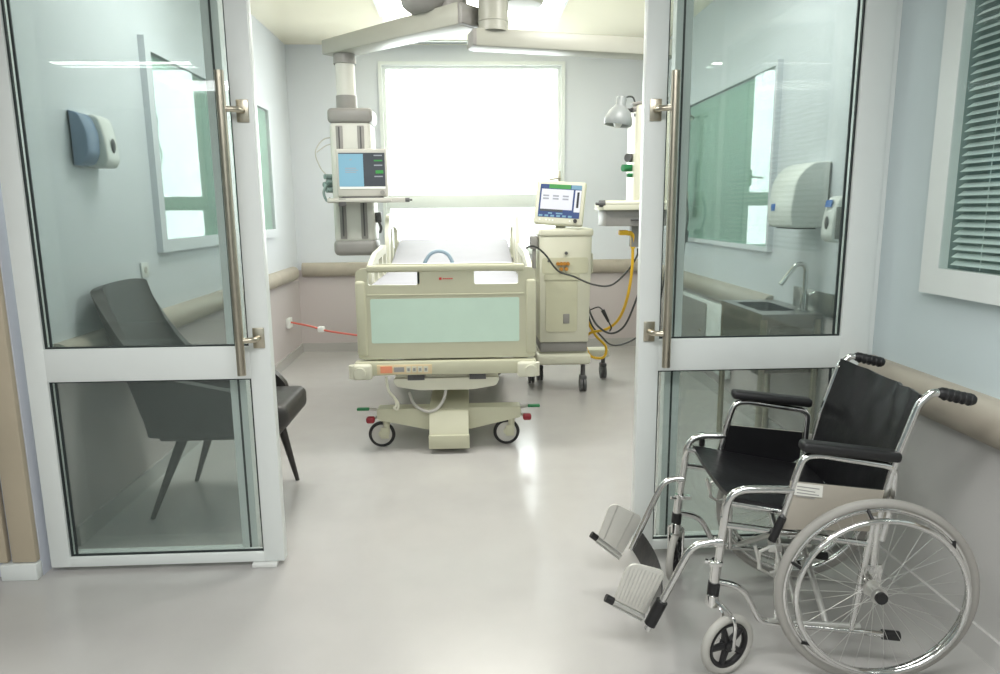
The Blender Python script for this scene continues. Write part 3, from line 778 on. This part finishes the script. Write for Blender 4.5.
MB().tube([(-.46, 5.30, 1.518), (-.42, 5.30, 1.518)], .016, 14).tube([(-.42, 5.30, 1.518), (-.40, 5.30, 1.518)], .007).box(-.935, -.88, 5.262, 5.28, 1.475, 1.53, .006).build('rail_clamp', 'dgrey', LB)
g = MB()
for k, (dx, z) in enumerate(((-.20, 1.70), (-.185, 1.66), (-.21, 1.64), (-.19, 1.60))):
    g.tube([(hb+dx+.04, 5.58, z), (hb+dx-.012, 5.53, z)], .02, 12)
g.tube(smooth([(hb-.20, 5.52, 1.64), (hb-.22, 5.5, 1.58), (hb-.20, 5.5, 1.52), (hb-.17, 5.5, 1.54)]), .010, 8)
g.build('gas_outlets', 'dark_t', LB)
MB().tube(smooth([(hb-.15, 5.6, 2.0), (hb-.22, 5.55, 1.97), (hb-.27, 5.52, 1.88), (hb-.24, 5.52, 1.77), (hb-.19, 5.54, 1.70)]), .005, 8).tube(smooth([(hb-.15, 5.6, 1.95), (hb-.20, 5.56, 1.93), (hb-.26, 5.52, 1.88)]), .004, 8).build('thin_cable', 'lgrey', LB)
MB().box(hb+.155, hb+.20, 5.55, 5.60, 1.35, 1.43, .006).tube(smooth([(hb+.18, 5.56, 1.36), (hb+.20, 5.54, 1.31), (hb+.19, 5.54, 1.27)]), .010).build('side_socket', 'dgrey', LB)

PM = thing('patient_monitor', 'grey bedside monitor with pale blue screen on the hanging column shelf', 'monitor', (-.765, 5.38, 1.535))
sm = Matrix.Translation((-.765, 5.36, 1.715)) @ Matrix.Rotation(math.radians(3), 4, 'Z')
MB().box(-.185, .185, -.05, .05, -.172, .172, .012, 3, mtx=sm).box(-.14, .14, .04, .11, -.17, .12, .02, mtx=sm).build('casing', 'lgrey', PM)
def SB2(x0, x1, z0, z1, d=0, t=.003): return MB().box(x0, x1, -.051-d-t, -.051-d, z0, z1, mtx=sm)
SB2(-.165, .168, -.098, .143).build('screen', 'scr_grey', PM)
SB2(-.165, .012, -.098, .135, .003).build('blue_panel', 'scr_blue', PM)
t_ = MB()
for k in range(3): t_.box(-.12, -.04+.015*(k % 2), -.0575, -.056, .03-k*.014, .036-k*.014, mtx=sm)
t_.box(-.085, -.07, -.0575, -.056, .09, .097, mtx=sm)
t_.build('screen_text', 'scr_pale', PM)
SB2(.10, .155, -.005, .018, .003).box(.09, .15, -.057, -.054, .082, .092, mtx=sm).build('green_reading', 'scr_green', PM)
t_ = MB()
for z in (.12, .05, -.03): t_.box(.09, .15, -.057, -.054, z, z+.008, mtx=sm)
t_.build('white_reading', 'scr_pale', PM)
SB2(-.165, .168, -.115, -.098, .0005).build('pale_bar', 'white_p', PM)
MB().tube([sm @ Vector((.145, -.05, -.142)), sm @ Vector((.145, -.065, -.142))], .017, 18).build('dial', 'grey', PM)
MB().box(-.15, .15, -.045, .05, -.182, -.165, .004, mtx=sm).build('foot', 'dgrey', PM)

RB = thing('service_pendant', 'grey ceiling boom reaching right to a cream column behind the right door', 'ceiling pendant', (.30, 4.75, ZC))
MB().lathe([(0, 0), (.16, 0), (.16, -.24), (.14, -.28), (.0, -.30)], Matrix.Translation((.38, 4.95, ZC+.02))).build('hub_cover', 'booth', RB)
MB().tube([(.19, 4.76, ZC), (.19, 4.76, 2.56)], .095, 28).torus((.19, 4.76, 2.62), (0, 0, 1), .095, .004).build('shaft', 'booth', RB)
ux = Vector((1.36, .30, 0)).normalized()
m4 = Matrix.Translation((.06, 4.76, 2.52)) @ Matrix.Rotation(math.atan2(ux.y, ux.x), 4, 'Z')
MB().box(.0, 1.42, -.09, .09, -.060, .050, .012, mtx=m4).build('arm', 'booth', RB)
MB().box(-.02, .02, -.085, .085, -.056, .046, .01, mtx=m4).build('arm_end', 'grey', RB)
cx, cy = 1.33, 5.05
MB().tube([(cx, cy, 2.47), (cx, cy, 2.12)], .07, 24).build('tube', 'cream_l', RB)
MB().box(cx-.165, cx+.165, cy-.14, cy+.14, 1.36, 2.14, .03, 3).build('column', 'cream_l', RB)
for x in (cx-.10, cx+.02): MB().box(x, x+.015, cy-.146, cy-.13, 1.5, 2.12).build('groove', 'grey', RB)
MB().tube([(cx-.16, cy-.04, 1.72), (cx-.235, cy-.07, 1.72)], .024, 14).build('green_outlet', 'green', RB)
MB().tube([(cx-.15, cy-.02, 1.79), (cx-.20, cy-.06, 1.79)], .03, 14).build('dark_outlet', 'dgrey', RB)
MB().tube([(cx-.15, cy-.06, 1.67), (cx-.20, cy-.08, 1.67)], .014, 12).build('teal_outlet', 'green', RB)
MB().tube([(.955, 4.88, 1.475), (1.5, 4.88, 1.475)], .022, 14).box(.94, 1.52, 4.86, 5.2, 1.43, 1.475, .006).build('shelf', 'cream_l', RB)
MB().tube([(.915, 4.88, 1.475), (.955, 4.88, 1.475)], .024, 14).tube([(.89, 4.88, 1.475), (.915, 4.88, 1.475)], .01, 12).build('rail_end', 'dgrey', RB)
MB().box(.97, 1.49, 4.9, 5.2, 1.32, 1.43, .006).build('drawer', 'grey', RB)
MB().tube([(1.14, 4.89, 1.365), (1.36, 4.89, 1.365)], .008).build('drawer_handle', 'dgrey', RB)
ga = MB().box(1.17, 1.30, 4.98, 5.06, 1.17, 1.32, .006)
ga.build('lower_block', 'grey', RB)

EL = thing('examination_lamp', 'grey-white bell shaped examination lamp clipped to the right column', 'lamp', (cx-.10, 5.0, 2.12))
lm = Matrix.Translation((1.035, 4.88, 2.025)) @ Matrix.Rotation(math.radians(8), 4, 'Y') @ Matrix.Scale(.86, 4)
MB().lathe([(.0, .19), (.035, .185), (.042, .165), (.040, .125), (.05, .105), (.085, .075), (.108, .02), (.112, -.015), (.106, -.035), (.095, -.03), (.09, -.01), (.05, .06), (0, .07)], lm).build('lamp_shade', 'lampsh', EL)
MB().lathe([(0, .0), (.03, -.005), (.036, -.02), (.02, -.05), (0, -.055)], lm).build('bulb', 'white_p', EL)
MB().tube(smooth([(1.06, 4.9, 2.14), (1.10, 4.93, 2.185), (1.145, 4.95, 2.19), (1.165, 4.96, 2.16)]), .006, 8).build('bent_wire', 'cable', EL)
MB().box(1.085, 1.14, 4.90, 4.94, 2.085, 2.11, .005).build('dark_knuckle', 'black', EL)
MB().tube([(1.14, 4.92, 2.10), (1.19, 4.97, 2.13)], .018, 12).tube([(1.14, 4.93, 2.14), (1.40, 4.99, 2.19)], .011).tube([(1.15, 4.93, 2.10), (1.40, 4.99, 2.155)], .011).tube([(1.16, 4.94, 2.07), (1.32, 4.99, 2.10)], .011).build('spring_arm', 'grey', EL)

# hoses and cables
yh = MB().tube(smooth([(1.185, 5.0, 1.24), (1.19, 5.03, 1.0), (1.18, 5.12, .78), (1.16, 5.3, .60), (1.10, 5.45, .50), (.99, 5.6, .44), (.955, 5.62, .36), (1.0, 5.6, .25), (1.10, 5.58, .24), (1.12, 5.58, .33), (1.04, 5.6, .42), (.97, 5.62, .55), (.955, 5.62, .66), (.955, 5.62, .62)], 8), .011, 10)
yo = tag(yh.build('gas_hose', 'yellow'), 'yellow gas hose drooping from the right column to the ventilator', 'hose')
MB().box(1.08, 1.145, 4.96, 5.03, 1.255, 1.29, .008).tube(smooth([(1.14, 4.99, 1.27), (1.18, 4.995, 1.255), (1.187, 5.0, 1.16)]), .018, 12).build('hose_plug', 'yellow', yo)
tag(MB().tube(smooth([(.42, 5.18, 1.10), (.44, 5.20, 1.16), (.50, 5.22, 1.17), (.58, 5.24, 1.11), (.68, 5.26, .985), (.80, 5.24, .94), (.93, 5.20, .885), (1.06, 5.15, .88), (1.16, 5.08, .98), (1.215, 5.0, 1.10), (1.22, 4.99, 1.16)], 8), .007, 8).build('breathing_cable', 'cable'), 'dark cable sagging across the front of the ventilator to the right column', 'cable')
tag(MB().tube(smooth([(1.25, 5.0, 1.16), (1.26, 5.0, .95), (1.235, 5.1, .75), (1.18, 5.2, .56), (1.10, 5.3, .49), (1.02, 5.42, .53), (.975, 5.5, .62), (.958, 5.55, .72)], 8), .008, 8).build('power_cable', 'cable'), 'dark cable hanging in a deep loop beside the yellow hose', 'cable')
tag(MB().tube(smooth([(.962, 5.68, .70), (1.0, 5.6, .52), (1.08, 5.55, .42), (1.15, 5.5, .36), (1.25, 5.45, .38), (1.36, 5.4, .46), (1.45, 5.3, .62), (1.48, 5.18, 1.0), (1.46, 5.1, 1.31)], 8), .007, 8).build('thin_cable', 'cable'), 'thin dark cable looping low behind the yellow hose', 'cable')
plg = tag(MB().tube([(1.045, 5.36, .665), (1.09, 5.34, .575)], .016, 12, r2=.010).tube(smooth([(1.09, 5.34, .575), (1.11, 5.33, .53), (1.10, 5.34, .50)]), .006, 8).tube(smooth([(1.045, 5.36, .665), (1.02, 5.42, .68), (.957, 5.5, .64)]), .005, 8).build('probe', 'black'), 'black probe hanging between the ventilator and the cables', 'probe')
# red and white cord on the left
rc = thing('emergency_cord', 'red and white cord stretched from the left wall to behind the bed', 'cord', (-1.6, 6.6, .35))
MB().tube(smooth([(-1.70, 6.70, .398), (-1.5, 6.6, .375), (-1.3, 6.45, .35), (-1.0, 6.3, .33), (-.72, 6.15, .31)], 6), .009, 10).build('red_strap', 'redtape', rc)
MB().box(-1.729, -1.695, 6.64, 6.76, .345, .44, .006).build('wall_clip', 'white_p', rc)
MB().box(-1.40, -1.34, 6.46, 6.54, .335, .385, .012).build('white_clip', 'white_p', rc)
MB().tube([(-.74, 6.16, .31), (-.55, 6.1, .46)], .010).build('bed_hook', 'lgrey', rc)

# ------------------------------------------------------------------ right wall things
SK = thing('sink_unit', 'stainless steel sink unit standing against the wall behind the right door', 'sink', (1.78, 4.05, 0))
sx0, sx1, sy0, sy1, zt = 1.60, 1.945, 3.70, 4.33, .865
tp = MB().prism([(sx0, sy0, zt-.03), (sx1, sy0, zt-.03), (sx1, sy1, zt-.03), (sx0, sy1, zt-.03)], (0, 0, .03), holes=[[(x, y, zt-.03) for x, y in rpoly([(sx0+.05, sy0+.14), (sx1-.09, sy0+.14), (sx1-.09, sy1-.10), (sx0+.05, sy1-.10)], .04, 4)]])
tp.build('worktop', 'sink', SK)
bq = rpoly([(sx0+.05, sy0+.14), (sx1-.09, sy0+.14), (sx1-.09, sy1-.10), (sx0+.05, sy1-.10)], .04, 4)
bs_ = MB().prism([(x, y, zt-.22) for x, y in bq], (0, 0, .01))
n = len(bq); lo = [bs_.bm.verts.new((x, y, zt-.22)) for x, y in bq]; hi = [bs_.bm.verts.new((x, y, zt)) for x, y in bq]
for i in range(n): bs_.bm.faces.new([lo[i], lo[(i+1) % n], hi[(i+1) % n], hi[i]])
bs_.build('basin', 'sink', SK)
MB().box(sx0+.03, sx1, sy0+.02, sy0+.03, .55, zt-.03).box(sx0+.005, sx0+.015, sy0+.03, sy1, .52, zt-.03).box(sx0+.03, sx1, sy1-.02, sy1-.01, .55, zt-.03).box(sx0+.02, sx1, sy0+.03, sy1-.02, .53, .545).build('apron', 'sink', SK)
for x in (sx0+.02, sx1-.025):
    for y in (sy0+.02, sy1-.02): MB().tube([(x, y, 0), (x, y, zt-.03)], .018, 16).build('leg', 'steel', SK)
MB().box(sx1-.012, sx1+.003, sy0-.10, sy0+.36, zt-.01, zt+.115, .003).build('backsplash', 'sink', SK)
fx, fy = 1.875, 3.80
MB().tube(fillet([(fx, fy, zt), (fx, fy, zt+.24), (fx-.02, fy, zt+.268), (fx-.06, fy, zt+.262), (fx-.14, fy, zt+.155)], .05, 6), .013, 14).tube([(fx, fy, zt), (fx, fy, zt+.10)], .022, 18).tube([(fx-.0, fy, zt+.08), (fx+.05, fy-.02, zt+.11)], .008).tube([(fx, fy, zt), (fx, fy, zt+.012)], .033, 18).build('faucet', 'chrome', SK)
PD = thing('paper_dispenser', 'large white paper towel dispenser on the wall above the sink', 'paper dispenser', (1.945, 3.89, 1.32))
pr = rpoly([(XR-.002, 1.33), (XR-.20, 1.33), (XR-.215, 1.42), (XR-.19, 1.60), (XR-.11, 1.68), (XR-.002, 1.68)], [.005, .02, .1, .1, .06, .005], 6)
MB().prism([(x, 3.74, z) for x, z in pr], (0, .30, 0), bev=.012).build('cover', 'white_p', PD, ang=60)
MB().box(XR-.214, XR-.205, 3.94, 3.99, 1.42, 1.46, .002).build('blue_emblem', 'bluelabel', PD)
MB().box(XR-.17, XR-.05, 3.78, 4.0, 1.322, 1.331).build('paper_slot', 'dgrey', PD)
def soap(name_label, sx, x, y, z, lab):
    t = thing('soap_dispenser', name_label, 'soap dispenser', (x, y, z))
    prof = rpoly([(0, 0), (.085, .0), (.105, .03), (.10, .12), (.075, .235), (0, .235)], [.004, .02, .03, .05, .05, .004], 5)
    MB().prism([(x+sx*a, y-.06, z+b) for a, b in prof], (0, .12, 0), bev=.012).build('case', 'white_p', t, ang=60)
    MB().lathe([(0, .006), (.014, .005), (.02, 0)], Matrix.Translation((x+sx*.1035, y, z+.10)) @ Matrix.Rotation(sx*PI/2, 4, 'Y') @ Matrix.Scale(1.7, 4, (1, 0, 0))).build('sight_window', 'dgrey', t)
    return t
t = soap('white soap dispenser with a blue label beside the paper towel dispenser', -1, XR-.001, 3.56, 1.26, 1)
MB().prism([(XR-.094, 3.54, 1.44), (XR-.094, 3.60, 1.44), (XR-.086, 3.60, 1.475), (XR-.086, 3.54, 1.475)], (-.006, 0, 0)).build('blue_label', 'bluelabel', t)
MB().box(XR-.09, XR-.01, 3.492, 3.502, 1.28, 1.44, .003).build('grey_side', 'grey', t)
t = soap('white soap dispenser with a smoky blue side alone on the left wall', 1, XL+.001, 3.42, 1.645, 0)
pr = rpoly([(XL+.002, 1.65), (XL+.045, 1.65), (XL+.075, 1.70), (XL+.078, 1.80), (XL+.045, 1.875), (XL+.002, 1.885)], [.003, .03, .02, .04, .03, .003], 5)
MB().prism([(x, 3.25, z) for x, z in pr], (0, .11, 0), bev=.008).build('smoked_cover', 'smoke', t, ang=60)
SO = thing('wall_socket', 'small white wall socket above the grey armchair', 'socket', (XL, 3.83, 1.10))
MB().box(XL+.001, XL+.012, 3.79, 3.87, 1.10, 1.18, .004).build('cover_plate', 'white_p', SO)
MB().tube([(XL+.010, 3.83, 1.14), (XL+.014, 3.83, 1.14)], .018, 16).build('socket_face', 'lgrey', SO)
# low wall cabinet under the rail
CB = thing('wall_cabinet', 'shallow low white cabinet with grey front under the bumper rail of the right wall', 'cabinet', (1.92, 5.6, .18))
MB().box(1.90, 1.945, 5.0, 6.3, .18, .72, .006).build('carcass', 'white', CB)
MB().box(1.890, 1.90, 5.45, 6.26, .22, .69, .004).build('grey_door', 'grey', CB)
MB().tube([(1.89, 5.55, .46), (1.875, 5.55, .46)], .012, 12).build('door_knob', 'steel', CB)
# tubing hanging by the right wall
ST = thing('pressure_cuff', 'looped grey tubing and meter hanging by the window of the right wall', 'blood pressure meter', (1.91, 6.0, 1.3))
MB().tube([(1.938, 6.30, 2.20), (1.86, 6.05, 2.20)], .008).build('hook', 'steel', ST)
MB().torus((1.86, 6.02, 2.19), (.3, .2, 1), .05, .007, 28, 8).tube([(1.86, 6.04, 2.17), (1.86, 6.04, 1.56)], .007).tube([(1.86, 5.98, 2.17), (1.86, 6.02, 1.56)], .007).build('tubing', 'lgrey', ST)
MB().tube([(1.865, 6.07, 1.84), (1.865, 6.10, 1.62)], .010).tube(smooth([(1.86, 6.0, 1.56), (1.85, 5.90, 1.48), (1.85, 5.87, 1.36), (1.86, 5.93, 1.25)]), .008, 8).tube(smooth([(1.86, 6.02, 1.22), (1.86, 5.96, 1.16), (1.86, 5.98, 1.05), (1.86, 6.03, 1.04), (1.86, 6.04, 1.15), (1.86, 6.08, 1.2)]), .006, 8).build('dark_tube', 'dgrey', ST)
MB().box(1.83, 1.88, 6.0, 6.12, 1.36, 1.45, .008).build('lower_box', 'lgrey', ST)
MB().box(1.83, 1.88, 5.96, 6.08, 1.46, 1.58, .008).build('meter_box', 'lgrey', ST)
MB().box(1.83, 1.87, 6.0, 6.1, 1.21, 1.26, .01).tube([(1.86, 5.93, 1.25), (1.86, 5.95, 1.16)], .022, 12).build('plug', 'dgrey', ST)

# ------------------------------------------------------------------ camera
p_, y_, r_ = math.radians(10.3), math.radians(2.6), math.radians(-.5)
F = Vector((math.sin(y_)*math.cos(p_), math.cos(y_)*math.cos(p_), -math.sin(p_)))
R0 = Vector((math.cos(y_), -math.sin(y_), 0)); U0 = R0.cross(F)
Rr = R0*math.cos(r_)+U0*math.sin(r_); Ur = -R0*math.sin(r_)+U0*math.cos(r_)
cam = bpy.data.cameras.new('camera'); co = bpy.data.objects.new('camera', cam); COL.objects.link(co)
cam.sensor_width = 36; cam.lens = 25.2; cam.clip_start = .05
co.matrix_world = Matrix(((Rr.x, Ur.x, -F.x, 0), (Rr.y, Ur.y, -F.y, 0), (Rr.z, Ur.z, -F.z, 1.44), (0, 0, 0, 1)))
S.camera = co
S.view_settings.view_transform = 'Standard'
S.view_settings.exposure = 0
S.cycles.max_bounces = 10; S.cycles.transparent_max_bounces = 16; S.cycles.glossy_bounces = 6
S.cycles.use_denoising = True
S.cycles.sample_clamp_indirect = 6
